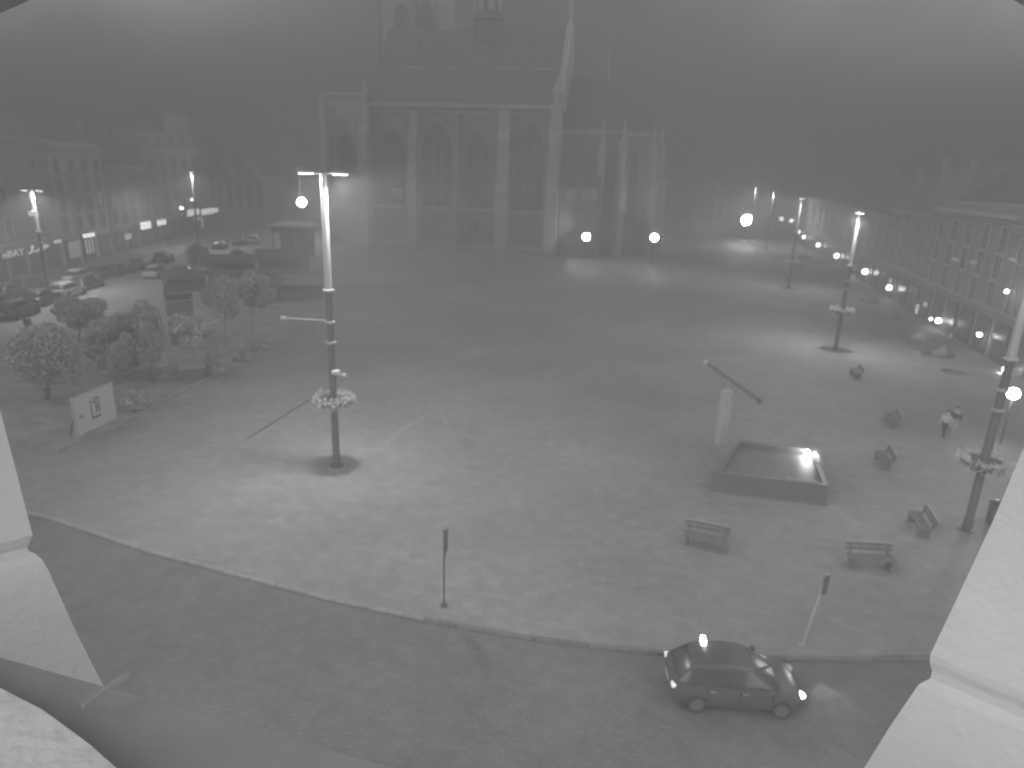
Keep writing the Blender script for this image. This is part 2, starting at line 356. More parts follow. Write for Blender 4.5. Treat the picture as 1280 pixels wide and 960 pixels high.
def building(label,P0,P1,h,depth,floors,bays,m,roof='eave',g0=3.9,gab=0,win=(1.1,1.9),mattic=None,name='town_house',shop=True):
    P0=V(P0);P1=V(P1);d=P1-P0;L=d.length;rz=math.atan2(d.y,d.x)
    t=thing(name,label,'building',(P0.x,P0.y,0),rz,'town houses around the square')
    MB().box((L/2,depth/2,h/2),(L-.04,depth,h)).build('wall',m,t)
    MB().box((L/2,-.12,h-.15),(L+.1,.55,.4)).box((L/2,-.06,h-.55),(L,.3,.18)).build('cornice','trim',t)
    MB().box((L/2,-.05,g0),(L-.06,.24,.22)).build('string_course','trim',t)
    if shop:
        k=max(2,int(L/3.6))
        for i in range(k):
            x=(i+.5)*L/k; wd=L/k*.66
            o=MB().box((x,-.03,1.62),(wd+.3,.16,3.1)).build('shop_front','poled',t)
            MB().box((x,-.10,1.75),(wd,.08,2.4)).build('pane','glassd',o)
    fh=(h-1.0-g0)/floors
    for f in range(floors):
        for i in range(bays): put_window(t,((i+.5)*L/bays,0,g0+fh*(f+.5)),win)
    if roof=='eave':
        rh=depth*.42
        r=MB().prism([(-.1,-.5,h+.02),(-.1,depth+.3,h+.02),(-.1,depth/2,h+rh)],(L+.2,0,0)).build('roof','tile',t)
        for cx in (.22,.75): MB().box((L*cx,depth*.32,h+rh*.8),(.8,.6,rh*.8)).build('chimney','plaster3',r)
    elif roof=='flat':
        MB().box((L/2,depth/2+.1,h+.35),(L,depth-.3,.7)).build('parapet',mattic or m,t)
    for k in range(gab):
        wd=L/gab*.72; cx=(k+.5)*L/gab; H=wd*.95
        pts=[(cx-wd/2,0,h+.05),(cx+wd/2,0,h+.05),(cx+wd/2,0,h+H*.35),(cx+wd*.33,0,h+H*.45),(cx+wd*.3,0,h+H*.7),(cx+wd*.16,0,h+H*.8),(cx,0,h+H),(cx-wd*.16,0,h+H*.8),(cx-wd*.3,0,h+H*.7),(cx-wd*.33,0,h+H*.45),(cx-wd/2,0,h+H*.35)]
        g=MB().prism([V(p)+V((0,-.1,0)) for p in pts],(0,.8,0)).build('gable','trim',t)
        o=MB().box((cx,-.13,h+H*.32),(wd*.22,.1,H*.3)).build('gable_window','glassd',g)
    return t
LNv=LN
def LF(px,py):               # point on the left facade line's plane
    return PL(px,py,LA,LN)
def seg(x0,x1,ytop,xm=None):
    a=LF(x0,300);b=LF(x1,300);c=LF(xm if xm is not None else (x0+x1)/2,ytop); return V((a.x,a.y,0)),V((b.x,b.y,0)),c.z
a0=LA-LU*34
a,b,h=seg(-20,74,172,40); building('hazy corner house over the bright lettered shop front at the far left edge',a0,b,h,14,3,9,'plaster2',gab=0)
a,b,h=seg(75,140,186,110); building('pale four-storey house with heavy cornice above the lit doorway',a,b,h,14,4,4,'plaster1','flat',win=(1.2,1.8))
a,b,h=seg(141,190,208); building('low dark house between the pale corniced house and the balustraded palace',a,b,h,12,3,4,'plaster3')
a,b,h=seg(191,268,188); tb=building('wide palace with attic storey and roof pavilion above the long glowing sign',a,b,h,14,4,6,'plaster2','flat',win=(1.3,2.0))
L=(b-a).length
at=MB().box((L*.5,3,h+1.6),(L*.96,4,2.2)).build('attic','plaster2',tb)
for i in range(5): MB().box((L*(.14+.18*i),.96,h+1.6),(1.0,.1,1.2)).build('attic_window','glassd',at)
pv_=MB().box((L*.72,4,h+4.6),(L*.42,4,3.6)).box((L*.72,4,h+6.5),(L*.46,4.6,.3)).build('roof_pavilion','plaster3',tb)
MB().box((L*.78,1.96,h+4.9),(.8,.1,2.2)).build('pavilion_window','trim',pv_)
DN=V((0.12,1,0)).normalized(); DO=V((-63.2,153,0))
def DP(px,py,o=DO): return PL(px,py,o,DN)
def dseg(x0,x1,yt,o=DO):
    a=DP(x0,280,o);b=DP(x1,280,o);c=DP((x0+x1)/2,yt,o); return V((a.x,a.y,0)),V((b.x,b.y,0)),c.z
a,b,h=dseg(273,333,220); building('pale house with twin scrolled gables behind the left car park',a,b,h,12,3,5,'plaster1','none',gab=2,win=(1.0,2.2),shop=False)
MBroof=None
o2=DO+V((0,14,0)); a,b,h=dseg(333,400,172,o2); building('tall faint house between the twin gables and the church tower',a,b,h,12,5,5,'plaster2','eave',shop=False)
# north side houses right of the church
NO=V((40,172,0))
a,b,h=dseg(826,868,244,NO); building('plain low house just right of the church choir',a,b,h,12,2,4,'plaster2','eave',shop=False)
a,b,h=dseg(868,905,246,NO); building('small single-gabled house beyond the choir and left of the floodlight',a,b,h,12,2,3,'plaster1','none',gab=1,shop=False)
a,b,h=dseg(905,962,248,NO); building('far low house directly behind the glaring floodlight',a,b,h,12,2,5,'plaster2','eave',shop=False)
# right row
RA,RB=V((66.5,166,0)),V((36.5,42,0)); RU=(RB-RA).normalized(); RN=V((RU.y,-RU.x,0))
def RF(px,py): return PL(px,py,RA,RN)
def rseg(x0,x1,ytop,xm=None):
    a=RF(x0,330);b=RF(x1,330);c=RF(xm if xm is not None else (x0+x1)/2,ytop); return V((a.x,a.y,0)),V((b.x,b.y,0)),c.z
for (x0,x1,yt,lab,m,gb,fl,by) in ((962,1012,243,'farthest house of the right row beside the floodlight','plaster2',0,3,7),(1012,1056,250,'dark eaved house behind the string of small globe lamps','plaster3',0,3,5),
    (1056,1104,262,'grey house behind the lit cafe parasols on the right','plaster3',0,3,5),(1104,1160,262,'dim house behind the tall narrow lit sign on the right','plaster3',0,3,5)):
    a,b,h=rseg(x0,x1,yt); building(lab,a,b,h,12,fl,by,m,'eave',gab=gb)
a,b,h=rseg(1160,1262,262,1200); building('pale lamp-washed house with strong cornice near the right edge',a,b,h,12,3,5,'plaster2','flat',win=(1.4,2.2))
b2=b+RU*22; building('house at the right edge partly hidden by the window jamb',b,b2,h*.95,12,3,6,'plaster2','eave')

# ------------------------------------------------------------------ lit shop signs on the left
def sign_box(x0,x1,y0,y1,lab,m='e_sign',name='shop_sign',dep=.16,pl=LF,u=LU,nn=LN,frame=True):
    a=pl(x0,y1);b=pl(x1,y1);c=pl((x0+x1)/2,y0); d=pl((x0+x1)/2,y1)
    wd=(b-a).length; hh=c.z-d.z; mid=pl((x0+x1)/2,(y0+y1)/2); rz=math.atan2(u.y,u.x)
    t=thing(name,lab,'sign',mid+nn*.32,rz)
    MB().box((0,0,0),(wd,dep,hh),bev=.04).build('light_panel',m,t)
    if frame: MB().box((0,.10,0),(wd+.12,.08,hh+.12)).build('back_plate','black',t)
    return t
def sign_text(s,x0,x1,yb,yt,lab,m):
    a=LF(x0,yb);b=LF(x1,yb);mb=text_bm(s,1.0,.04)
    xs=[v.co.x for v in mb.bm.verts]; ys=[v.co.y for v in mb.bm.verts]; wd=(b-a).length; hh=LF((x0+x1)/2,yt).z-LF((x0+x1)/2,yb).z
    for v in mb.bm.verts: v.co=V(((v.co.x-min(xs))/(max(xs)-min(xs))*wd,-v.co.z,(v.co.y-min(ys))/(max(ys)-min(ys))*hh))
    t=thing('shop_sign',lab,'sign',V((a.x,a.y,LF((x0+x1)/2,yb).z))+LN*.3,math.atan2(LU.y,LU.x))
    mb.build('lettering',m,t); MB().box((wd/2,.1,-.12),(wd,.06,.08)).build('mounting_rail','black',t); return t
sign_text('nBAY',0.5,28,321,312,'pale block letters over the shop front cut by the left edge','e_dim')
a=LF(33,317); t=thing('shop_sign','glowing handwritten-style script sign left of the small bar sign','sign',a+LN*.3,math.atan2(LU.y,LU.x))
mb=MB(); W=(LF(57,308)-LF(33,317)).length; pts=[(0,0),(.12,.1),(.2,.5),(.26,.75),(.2,.9),(.17,.6),(.22,.2),(.38,.12),(.5,.22),(.58,.45),(.64,.62),(.7,.4),(.78,.3),(.83,.75),(.87,.4),(.93,.35),(1,.6)]
for p,q in zip(pts,pts[1:]): mb.cyl((p[0]*W,0,p[1]*.95),(q[0]*W,0,q[1]*.95),.11,n=6)
mb.build('script_tube','e_soft',t); MB().box((W/2,.14,.2),(W,.05,.06)).build('mounting_rail','black',t)
sign_box(64,73,299.5,304,'short slanted bar sign between the script sign and the shop window','e_soft')
sign_box(83,97,301,322,'tall pale lit display window left of the bright doorway','e_win',name='display_window')
sign_box(101,115,291.5,296.5,'bright bar sign directly above the striped lit doorway')
for i,x in enumerate((103.8,108,112.3)): pass
t=sign_box(102.5,114,298,317.5,'lit doorway of three bright upright panes under a bar sign','black',name='lit_doorway',dep=.08,frame=False)
a=LF(102.5,310);b=LF(114,310);W=(b-a).length;Hh=LF(108,298).z-LF(108,317.5).z
for i in range(3): MB().box(((i-1)*W*.34,-.06,0),(W*.17,.06,Hh*.94)).build('pane','e_dim',t)
sign_box(153,161,292,299.5,'dim square sign between the lit doorway and the bright box signs','e_dim')
sign_box(173,186,277,286.5,'larger bright box sign, left of the pair on the dark house')
sign_box(194,205,274.5,281.5,'smaller bright box sign, right of the pair on the dark house')
sign_box(232,247,261.5,269.5,'left half of the long glowing sign, ending at the slim lamp post')
sign_box(250,264.5,260.5,268,'middle piece of the long glowing sign, just right of the slim lamp post')
sign_box(265,270.5,259.5,265.5,'short bright end piece at the right of the long glowing sign')
sign_box(241,247.5,271,276,'small pale square sign hanging under the long glowing sign','e_soft')
sign_box(249.5,251.6,270.5,286,'narrow upright light strip below the long glowing sign','e_soft')
def globe(px,py,r,lab,pl,u,nn,watts=0,off=.7,grp=None,oval=1.0):
    p=pl(px,py); d=(p-CPOS).dot(_F); rr=r/FPX*d; rz=math.atan2(u.y,u.x)
    p=p+nn*off
    t=thing('globe_lamp',lab,'lamp',p,rz,grp)
    MB().sph((0,0,0),(rr*oval,rr,rr)).build('globe','e_globe',t,True)
    MB().cyl((0,0,rr*.9),(0,0,rr*1.5),.05).cyl((0,0,rr*1.5),(0,off-.02,rr*1.5),.04).build('bracket','black',t)
    if watts: point(p+nn*(rr+.12)-V((0,0,.15)),watts*.28,.1)
    return t
globe(222,260,2.4,'lower of the two small globe lamps left of the long sign',LF,LU,LN,60)
globe(235.5,249.5,2.0,'upper of the two small globe lamps left of the long sign',LF,LU,LN,30)
GR='globe lamps along the right house fronts'
for (x,y,r,lab,wt) in ((980,274,2.7,'leftmost globe lamp at the far end of the right row',90),(993,276,2.6,'second globe lamp at the far end, under the tall bright lamp post',90),(1002.5,290,2.3,'third globe lamp in the descending string on the right',70),(1009,296.5,2.6,'fourth globe lamp in the descending string on the right',80),
    (1027.5,306.5,3.0,'lone globe lamp midway along the right house fronts',110),(1051.5,320,3.4,'globe lamp just left of the tall lamp right of centre',120),(1088,340,3.9,'large globe lamp above the pale cafe parasols',150),(1119.5,360,3.6,'globe lamp left of the narrow upright sign on the right',130)):
    globe(x,y,r,lab,RF,RU,RN,wt,grp=GR)
globe(1183,401.5,3.6,'oval wall lamp on the dim house, between the upright sign and the right edge',RF,RU,RN,90,grp=GR,oval=1.5)
globe(1173,399.5,2.0,'tiny wall lamp beside the oval wall lamp',RF,RU,RN,20,grp=GR)
globe(1236,419,2.8,'slanting bright wall lamp on the pale house near the right edge',RF,RU,RN,90,grp=GR,oval=1.9)
globe(1271,365,2.8,'small high wall lamp at the far right edge',RF,RU,RN,30,grp=GR)
globe(1270,463,4.2,'round wall lamp just above the glaring light at the right edge',RF,RU,RN,60,grp=GR)
globe(1255,464,2.0,'faint little lamp left of the round lamp at the right edge',RF,RU,RN,0,grp=GR)
sg=sign_box(1149,1151.6,380,393,'narrow upright lit sign on the right house fronts','e_soft',pl=RF,u=RU,nn=RN)
sign_box(1159,1163,378,384,'small slanted sign right of the narrow upright sign','e_dim',pl=RF,u=RU,nn=RN)
sign_box(1115,1117,348,357,'thin pale upright sign above a globe lamp on the right','e_dim',pl=RF,u=RU,nn=RN)
sign_box(1191.5,1194,417,432,'pale upright strip sign low on the dim right house','e_win',pl=RF,u=RU,nn=RN)
for x,y in ((1199,325),(1222,328),(1272,325)): sign_box(x-4,x+4,y-2,y+2,{1199:'left pale arched window light high on the pale right house',1222:'middle pale window light high on the pale right house',1272:'pale window light high up at the very right edge'}[x],'e_win',name='window_light',pl=RF,u=RU,nn=RN,frame=False)
# ------------------------------------------------------------------ floodlights
CO_=V((8.0,119.5,0)); CN_=V((math.sin(R(9)),math.cos(R(9)),0))
def flood(px,py,base,r,lab,watts,m='e_flood',pos=None):
    b=G(*base) if pos is None else V((pos.x,pos.y,0)); z=HZ(b,py); d=(V((b.x,b.y,z))-CPOS).dot(_F); rr=r/FPX*d
    aim=(CPOS-V((b.x,b.y,z))); aim.z=0; aim.normalize(); rz=math.atan2(aim.y,aim.x)
    t=thing('floodlight',lab,'floodlight',(b.x,b.y,0),rz,'bright floodlights')
    MB().cyl((0,0,0),(0,0,z-rr*.5),.07).build('post','poled',t)
    MB().cyl((-rr*.6,0,z),(-.02,0,z),rr*.8,rr*1.1,n=20).build('housing','black',t,True)
    MB().sph((0,0,z),(rr*.45,rr,rr),18,12).build('lens',m,t,True)
    q=V((b.x,b.y,z))+aim*(rr*.45+.25)
    point(q,watts,.15,spot=150,aim=q+aim*10+V((0,0,9)),blend=.5)
    if pos is not None: point(V((b.x,b.y,z+.6))-aim*(rr*.6+.4),2200,.2,spot=100,aim=V((-14,119,12)) if px<780 else V((22,118,12)),blend=.7)
    return t
flood(378,253,(379,288),5.8,'glaring floodlight on a post left of the bright lamp pole',26000)
flood(929,275,(930,300),6.8,'largest glaring floodlight at the far right side of the church',40000)
flood(733,296,None,4.6,'left one of two floodlights at the foot of the church choir',3500,pos=PL(733,296,CO_-CN_*5,CN_))
flood(818,297,None,4.8,'right one of two floodlights at the foot of the church choir',4000,pos=PL(818,297,CO_-CN_*5,CN_))
b=G(1267,492,3.0); dd=(b-CPOS).dot(_F); rr=7.0/FPX*dd; aim=(CPOS-b); aim.z=0; aim.normalize()
t=thing('floodlight','glaring round floodlight on a short post at the right edge','floodlight',(b.x,b.y,0),math.atan2(aim.y,aim.x),'bright floodlights')
MB().sph((0,0,3.0),(rr*.5,rr,rr),18,12).build('lens','e_flood',t,True); MB().cyl((-.3,0,3.0),(-.05,0,3.0),rr*.6,rr*1.05,n=18).build('housing','black',t,True)
MB().cyl((-.18,0,0),(-.18,0,3.0),.05).build('post','poled',t)
q=b+aim*(rr*.5+.15); point(q,2500,.12,spot=90,aim=CPOS+V((0,0,6)),blend=.7)

# ------------------------------------------------------------------ church
CA=R(9); CO=V((8.0,119.5,0)); CUx=V((math.cos(CA),-math.sin(CA),0)); CUy=V((math.sin(CA),math.cos(CA),0))
def cx(px,py=200,off=0.0):
    p=PL(px,py,CO+CUy*off,CUy); return (p-CO).dot(CUx)
def cz(px,py,off=0.0): return PL(px,py,CO+CUy*off,CUy).z
ch=thing('gothic_church','huge hazy gothic church with buttresses and tower at the far side of the square','church',CO,-CA)
XE=cx(697); XW=cx(459); XT=cx(408); EH=cz(590,130); DEP=24
RH=cz(560,37,DEP/2)
MB().box(((XE+XW)/2,DEP/2,EH/2),(XE-XW,DEP,EH)).build('nave_wall','stone',ch)
MB().box(((XE+XW)/2,-.22,EH-.3),(XE-XW+.5,.6,.7)).box(((XE+XW)/2,-.15,EH-1.3),(XE-XW,.35,.3)).box(((XE+XW)/2,-.15,cz(590,262)),(XE-XW-.2,.4,.4)).box(((XE+XW)/2,-.2,.6),(XE-XW,.6,1.2)).build('cornice','stonel',ch)
rf=MB().prism([(XW+.2,-.4,EH+.06),(XW+.2,DEP+.4,EH+.06),(XW+.2,DEP/2,RH)],(XE-XW-1.0,0,0)).build('roof','slate',ch)
# eave gallery and snow rail
k=(cz(590,86,4)-EH)/(RH-EH); yr=-.4+k*(DEP/2+.4); zr=EH+k*(RH-EH)
mb=MB()
for x0,x1 in ((cx(492),cx(527)),(cx(548),cx(566)),(cx(610),cx(642)),(cx(656),cx(690))): mb.beam((x0,yr-.25,zr+.2),(x1,yr-.25,zr+.2),.16,.2)
mb.build('snow_rail','stonel',rf)
for px,py in ((507,52),(553,58),(600,56),(650,50),(522,66)):
    x=cx(px); z=cz(px,py,6); y=-.4+(z-EH)/(RH-EH)*(DEP/2+.4)
    d=MB().prism([(x-.8,y-.6,z-.6),(x+.8,y-.6,z-.6),(x,y-.6,z+.8)],(0,2,0)).build('dormer','slate',rf)
# east gable parapet (rises away from the square)
pts=[(-.9,EH-.4),(DEP+.9,EH-.4),(DEP/2+.45,RH+1.2),(DEP/2-.45,RH+1.2)]
g=MB().prism([(XE-.75,y,z) for y,z in pts],(1.1,0,0)).build('east_gable','stonel',ch)
MB().lathe([(.35,0),(.28,1.2),(.5,1.5),(.02,4.5)],(XE-.2,DEP/2,RH+1.1),n=8).build('finial','stonel',g)
# buttresses
def buttress(x,wd,dp,h,m='stone',pin=True):
    o=MB(); o.box((x,-dp*.5,h*.22),(wd,dp,h*.44)).box((x,-dp*.39,h*.44+h*.18),(wd*.92,dp*.78,h*.36)).box((x,-dp*.28,h*.80+h*.1),(wd*.84,dp*.56,h*.2))
    for z,k in ((h*.44,1.0),(h*.8,.78)): o.prism([(x-wd*.5,-dp*k-.02,z),(x-wd*.5,-dp*k*.55,z),(x-wd*.5,-dp*k*.55,z+dp*.7)],(wd,0,0))
    o=o.build('buttress',m,ch)
    if pin: MB().lathe([(wd*.36,0),(wd*.36,1.5),(wd*.5,1.7),(.04,4.4)],(x,-dp*.3,h),n=6).build('pinnacle','stonel',o)
for px,wd,m,hh in ((460,1.5,'stonel',.97),(520,1.5,'stonel',.95),(573,1.0,'stone',.93),(631,2.0,'stonel',.96),(694,2.1,'stonel',1.0)):
    buttress(cx(px),wd,3.0,EH*hh,m,pin=px in(460,694))
# windows
def gwin(par,x,z0,wd,h,y=0.0,rot=0.0,name='window',fm='stone'):
    rz=Matrix.Rotation(rot,3,'Z')
    out=gothic(wd+1.0,h+.7); inn=gothic(wd,h)
    f=MB(); n=len(out)
    def P(p,yy): return V((x,y,0))+rz@V((p[0],yy,0))+V((0,0,z0+p[1]))
    oo=[(p[0],p[1]-.35) for p in out]
    f.loft([[P(p,-.02) for p in oo],[P(p,-.30) for p in oo],[P(p,-.30) for p in inn],[P(p,-.02) for p in inn]],cap=False)
    for k in (-1/6,1/6): f.beam(P((wd*k*1.0,.0),-.12),P((wd*k,h*.78),-.12),.14,.14)
    for k in (.25,.5): f.beam(P((-wd/2,h*k),-.13),P((wd/2,h*k),-.13),.1,.1)
    f=f.build(name,fm,par)
    MB().prism([P(p,-.06) for p in inn],rz@V((0,.09,0))).build('pane','glassd',f)
wz0=cz(547,258); 
gwin(ch,cx(547),wz0,cx(567)-cx(529),cz(547,149)-wz0,fm='stonel')
gwin(ch,cx(492),wz0,(cx(512)-cx(474))*.8,cz(547,160)-wz0)
gwin(ch,cx(598),wz0,(cx(512)-cx(474))*.7,cz(598,165)-wz0)
gwin(ch,cx(662),wz0,cx(680)-cx(645),cz(662,152)-wz0)
# south portal
gwin(ch,cx(598),.3,3.6,cz(598,272)-.3,-.35,name='portal')
# south tower stub (unfinished) at the west end
TH=cz(430,116)
st=MB().box(((XT+XW)/2,DEP*.25,TH/2),(XW-XT-.1,DEP*.5,TH)).build('south_tower_base','stonel',ch)
MB().box(((XT+XW)/2,DEP*.25,TH-.2),(XW-XT+.5,DEP*.5+.5,.5)).box(((XT+XW)/2,-.1,cz(430,150)),(XW-XT,.3,.35)).build('tower_cornice','stonel',st)
for px in (411,):
    o=MB().box((cx(px),-1,TH*.48),(1.1,2.2,TH*.96)).build('buttress','stonel',ch)
gwin(ch,cx(434),cz(434,215),2.4,cz(434,165)-cz(434,215))
# north tower
off=DEP*.62
TX0,TX1=cx(470,60,off),cx(548,60,off); T2=50
tw=MB().box(((TX0+TX1)/2,off+6,T2*.5),(TX1-TX0,12,T2)).build('north_tower','stonel',ch)
MB().prism([(TX0-.4,off-.4,T2),(TX1+.4,off-.4,T2),(TX1+.4,off+12.4,T2),(TX0-.4,off+12.4,T2)],(0,0,.9)).build('tower_cornice','stonel',tw)
MB().loft([[(TX0,off,T2+.9),(TX1,off,T2+.9),(TX1,off+12,T2+.9),(TX0,off+12,T2+.9)],[((TX0+TX1)/2-.1,off+5.9,53.5),((TX0+TX1)/2+.1,off+5.9,53.5),((TX0+TX1)/2+.1,off+6.1,53.5),((TX0+TX1)/2-.1,off+6.1,53.5)]]).build('tower_spire','slate',tw)
zb=cz(503,36,off)
gwin(tw,cx(502,20,off),zb,2.2,cz(503,4,off)-zb,off-.02,name='belfry_window'); gwin(tw,cx(533,20,off),zb,2.0,cz(503,2,off)-zb,off-.02,name='belfry_window')
for px in (472,520,546): MB().box((cx(px,40,off),off-.35,T2/2),(.9,.7,T2-.2)).build('tower_buttress','stone',tw)
# ridge turret
xf=cx(611,20,DEP/2); zf=RH-2.0
tu=MB().lathe([(2.6,0),(2.6,3.2),(3.0,3.5),(2.4,3.8),(2.3,9.5),(2.8,9.9),(1.9,11),(.9,17),(.05,24)],(xf,DEP/2,zf),n=8).build('ridge_turret','slate',ch)
for k in range(4): 
    a=-math.pi/2+(k-1.5)*.785; MB().box((xf+2.28*math.cos(a),DEP/2+2.28*math.sin(a),zf+6.6),(.9,.4,3.6),a+math.pi/2).build('louvre','stonel',tu)
# choir
CXE=cx(818,200,2); CEH=cz(755,163,3); cy0=3.0; cy1=DEP-3
poly=[(XE-.4,cy0),(cx(772,200,cy0),cy0),(CXE-.8,cy0+4.2),(CXE+.4,(cy0+cy1)/2-2.6),(CXE+.4,(cy0+cy1)/2+2.6),(CXE-.8,cy1-4.2),(cx(772,200,cy0),cy1),(XE-.4,cy1)]
cw=MB().prism([(x,y,0) for x,y in poly],(0,0,CEH)).build('choir_wall','stone',ch)
MB().prism([(x+(.2 if x>XE+1 else 0),y+(-.25 if y<DEP/2 else .25),CEH-.6) for x,y in poly],(0,0,.65)).build('cornice','stonel',cw)
CRH=cz(745,98,DEP/2)
cr=MB(); xr0,xr1=XE-.4,CXE-9
top0=(xr0,DEP/2,CRH);top1=(xr1,DEP/2,CRH); base=[(x,y,CEH+.06) for x,y in poly]
cr.face([base[0],base[1],top1,top0]); cr.face([base[6],base[7],top0,top1])
for i in range(1,6): cr.face([base[i],base[i+1],top1])
cro=cr.build('choir_roof','slate',ch)
MB().cyl((xr1,DEP/2,CRH-.2),(xr1,DEP/2,CRH+7),.22,.05,n=8).sph((xr1,DEP/2,CRH+2.2),.5).build('roof_finial','stonel',cro)
for (x,y,px) in ((cx(752,200,cy0),cy0,752),(cx(776,200,cy0),cy0,776),(CXE-.8,cy0+4.2,0),(CXE+.4,(cy0+cy1)/2-2.6,0)):
    dx,dy=(0,-1) if px==752 else ((.35,-.94) if px==776 else ((.75,-.66) if y<8 else (1,-.1)))
    o=MB().beam((x+dx*1.0,y+dy*1.0,0),(x+dx*1.0,y+dy*1.0,CEH*.62),1.1,2.4,up=V((dx,dy,0))).beam((x+dx*.7,y+dy*.7,CEH*.62),(x+dx*.7,y+dy*.7,CEH*.93),1.0,1.7,up=V((dx,dy,0))).build('buttress','stonel',cw)
    MB().lathe([(.4,0),(.4,1.2),(.02,3.2)],(x+dx*.7,y+dy*.7,CEH*.93),n=6).build('pinnacle','stonel',o)
zz=cz(800,285,3)
gwin(cw,(cx(776,200,cy0)+CXE-.8)/2-.2,zz+1,1.9,CEH*.86-zz-1,(cy0+cy0+4.2)/2-.02,R(38))
gwin(cw,cx(764,200,cy0),zz+1,1.7,CEH*.86-zz-1,cy0-.02)
# side chapel
sx0,sx1=XE+.9,cx(748,250,-1.5); sh=cz(725,232,-1.5)
sc_=MB().box(((sx0+sx1)/2,.8,sh/2),(sx1-sx0,4.4,sh)).build('side_chapel','stone',ch)
MB().prism([(sx0-.2,-1.7,sh+.04),(sx1+.3,-1.7,sh+.04),(sx1+.3,2.95,sh+1.8),(sx0-.2,2.95,sh+1.8)],(0,0,.25)).build('chapel_roof','slate',sc_)
for px,wd in ((714,1.6),(733,1.4),(743,1.0)):
    o=MB().box((cx(px,243,-1.5),-1.45,cz(px,243,-1.5)),(wd,.12,2.0)).build('chapel_window','plaster1',sc_)
# banners and low things at the church foot
for px,py,lab in ((435,240.5,'plain pale banner on the church wall right behind the bright lamp'),(496,241.5,'pale banner with dark rows on the church wall between buttresses')):
    p=PL(px,py,CO-CUy*.6,CUy); t=thing('wall_banner',lab,'banner',p,-CA)
    MB().box((0,0,0),(2.0,.08,1.75)).build('cloth','canvas',t)
    if px>480:
        MB().box((0,-.05,.05),(1.9,.03,.14)).box((0,-.05,-.42),(1.9,.03,.2)).build('dark_rows','ink',t)
    MB().box((0,.28,.92),(2.1,.5,.06)).build('hanger','black',t)
for px,py,lab in ((476,302,'leftmost pale stone planter along the church foot'),(503,303,'second pale stone planter along the church foot'),(531,303,'third pale stone planter below the tall church window'),(607,304,'stone planter below the middle church buttress'),(680,313,'pale stone planter at the east corner of the church nave')):
    b=G(px,py); t=thing('stone_planter',lab,'planter',b,-CA,'stone planters along the church foot'); MB().lathe([(.5,0),(.65,.1),(.8,.8),(.75,.85)],n=12).build('bowl','conc',t,True)
    MB().leaves((0,0,1.1),(.7,.7,.4),60,.16,random.Random(px)).build('foliage','leafl',t,keep=True)

# ------------------------------------------------------------------ trees, shrubs, planters
def tree(base,h,c,r,nl,lab,name='tree',mleaf='leaf',mbark='bark',size=.22,tr=.12,seed=1,loc_group=None,boxy=False):
    rnd=random.Random(seed); t=thing(name,lab,'tree',base,0,loc_group)
    tk=MB(); top=V((c[0]*.6,c[1]*.6,c[2]-r[2]*.3)); mid=V((c[0]*.3+rnd.uniform(-.1,.1),c[1]*.3,top.z*.5))
    tk.cyl((0,0,0),mid,tr,tr*.8,9).cyl(mid,top,tr*.8,tr*.5,9)
    for k in range(7):
        a=k*.9+rnd.random(); e=V((c[0]+r[0]*.7*math.cos(a),c[1]+r[1]*.7*math.sin(a),c[2]+r[2]*rnd.uniform(-.3,.6)))
        s_=mid.lerp(top,rnd.uniform(.5,1)); tk.cyl(s_,e,tr*.35,tr*.1,6)
    tk.build('trunk',mbark,t,True)
    cr=MB(); nk=16
    for k in range(nk):
        a=rnd.uniform(0,6.283); rr_=math.sqrt(rnd.random())*.72; zz_=rnd.uniform(-.7,.75)
        if not boxy: rr_*=math.sqrt(max(.1,1-zz_*zz_))
        q=(c[0]+r[0]*rr_*math.cos(a),c[1]+r[1]*rr_*math.sin(a),c[2]+r[2]*zz_); s=rnd.uniform(.28,.45)
        cr.leaves(q,(r[0]*s,r[1]*s,r[2]*s*1.1),nl//nk,size,rnd)
    cr.build('crown',mleaf,t,keep=True); return t
def crown_at(bx,yb,x0,x1,y0,y1,lab,seed,**kw):
    b=G(bx,yb); d=(b-CPOS).dot(_F); s=d/FPX; z0=HZ(b,y1);z1=HZ(b,y0)
    zm=(z0+z1)/2; xm=((x0+x1)/2-proj((b.x,b.y,zm))[0])*s
    rz=(z1-z0)/2; rx=(x1-x0)/2*s
    return tree(b,z1,(xm,0,zm),(rx,rx,rz),kw.pop('nl',2600),lab,seed=seed,**kw)
b=G(241,474)
pt=thing('tree_planter','square pale planter box under the flat-crowned tree','planter',b,R(25))
d_=(b-CPOS).dot(_F)/FPX
MB().box((0,0,.45),(1.35,1.35,.9),bev=.03).build('box','wood',pt); MB().box((0,0,.93),(1.5,1.5,.07)).build('rim','conc',pt)
t=crown_at(241,474,212,270,396,428,'flat wide-crowned small tree growing in the square planter box',11,mleaf='leafl',mbark='barkl',size=.10,tr=.07,boxy=True,nl=5200)
crown_at(190,478,164,208,378,458,'upright bushy tree standing behind the closed parasol and billboard',12,mleaf='leaf',size=.09,tr=.11,nl=11000)
crown_at(284,440,256,306,346,398,'rounded tree with a pale trunk, left of the two behind the planter tree',13,mleaf='leaf',mbark='barkl',size=.10,tr=.1,nl=9000)
crown_at(316,420,294,340,342,388,'rounded tree with a pale trunk, right of the two behind the planter tree',14,mleaf='leaf',mbark='barkl',size=.10,tr=.1,nl=9000)
crown_at(97,426,66,140,372,412,'wide pale-leaved tree with thin pale trunk near the parked cars',15,mleaf='leafl',mbark='barkl',size=.11,tr=.1,nl=9000)
crown_at(60,500,8,112,408,480,'broad dark tree at the left edge above the billboard',16,mleaf='leafd',size=.10,tr=.16,nl=17000)
crown_at(150,470,106,190,395,462,'dark spreading tree between the billboard and the planter tree',17,mleaf='leafd',size=.10,tr=.14,nl=15000)
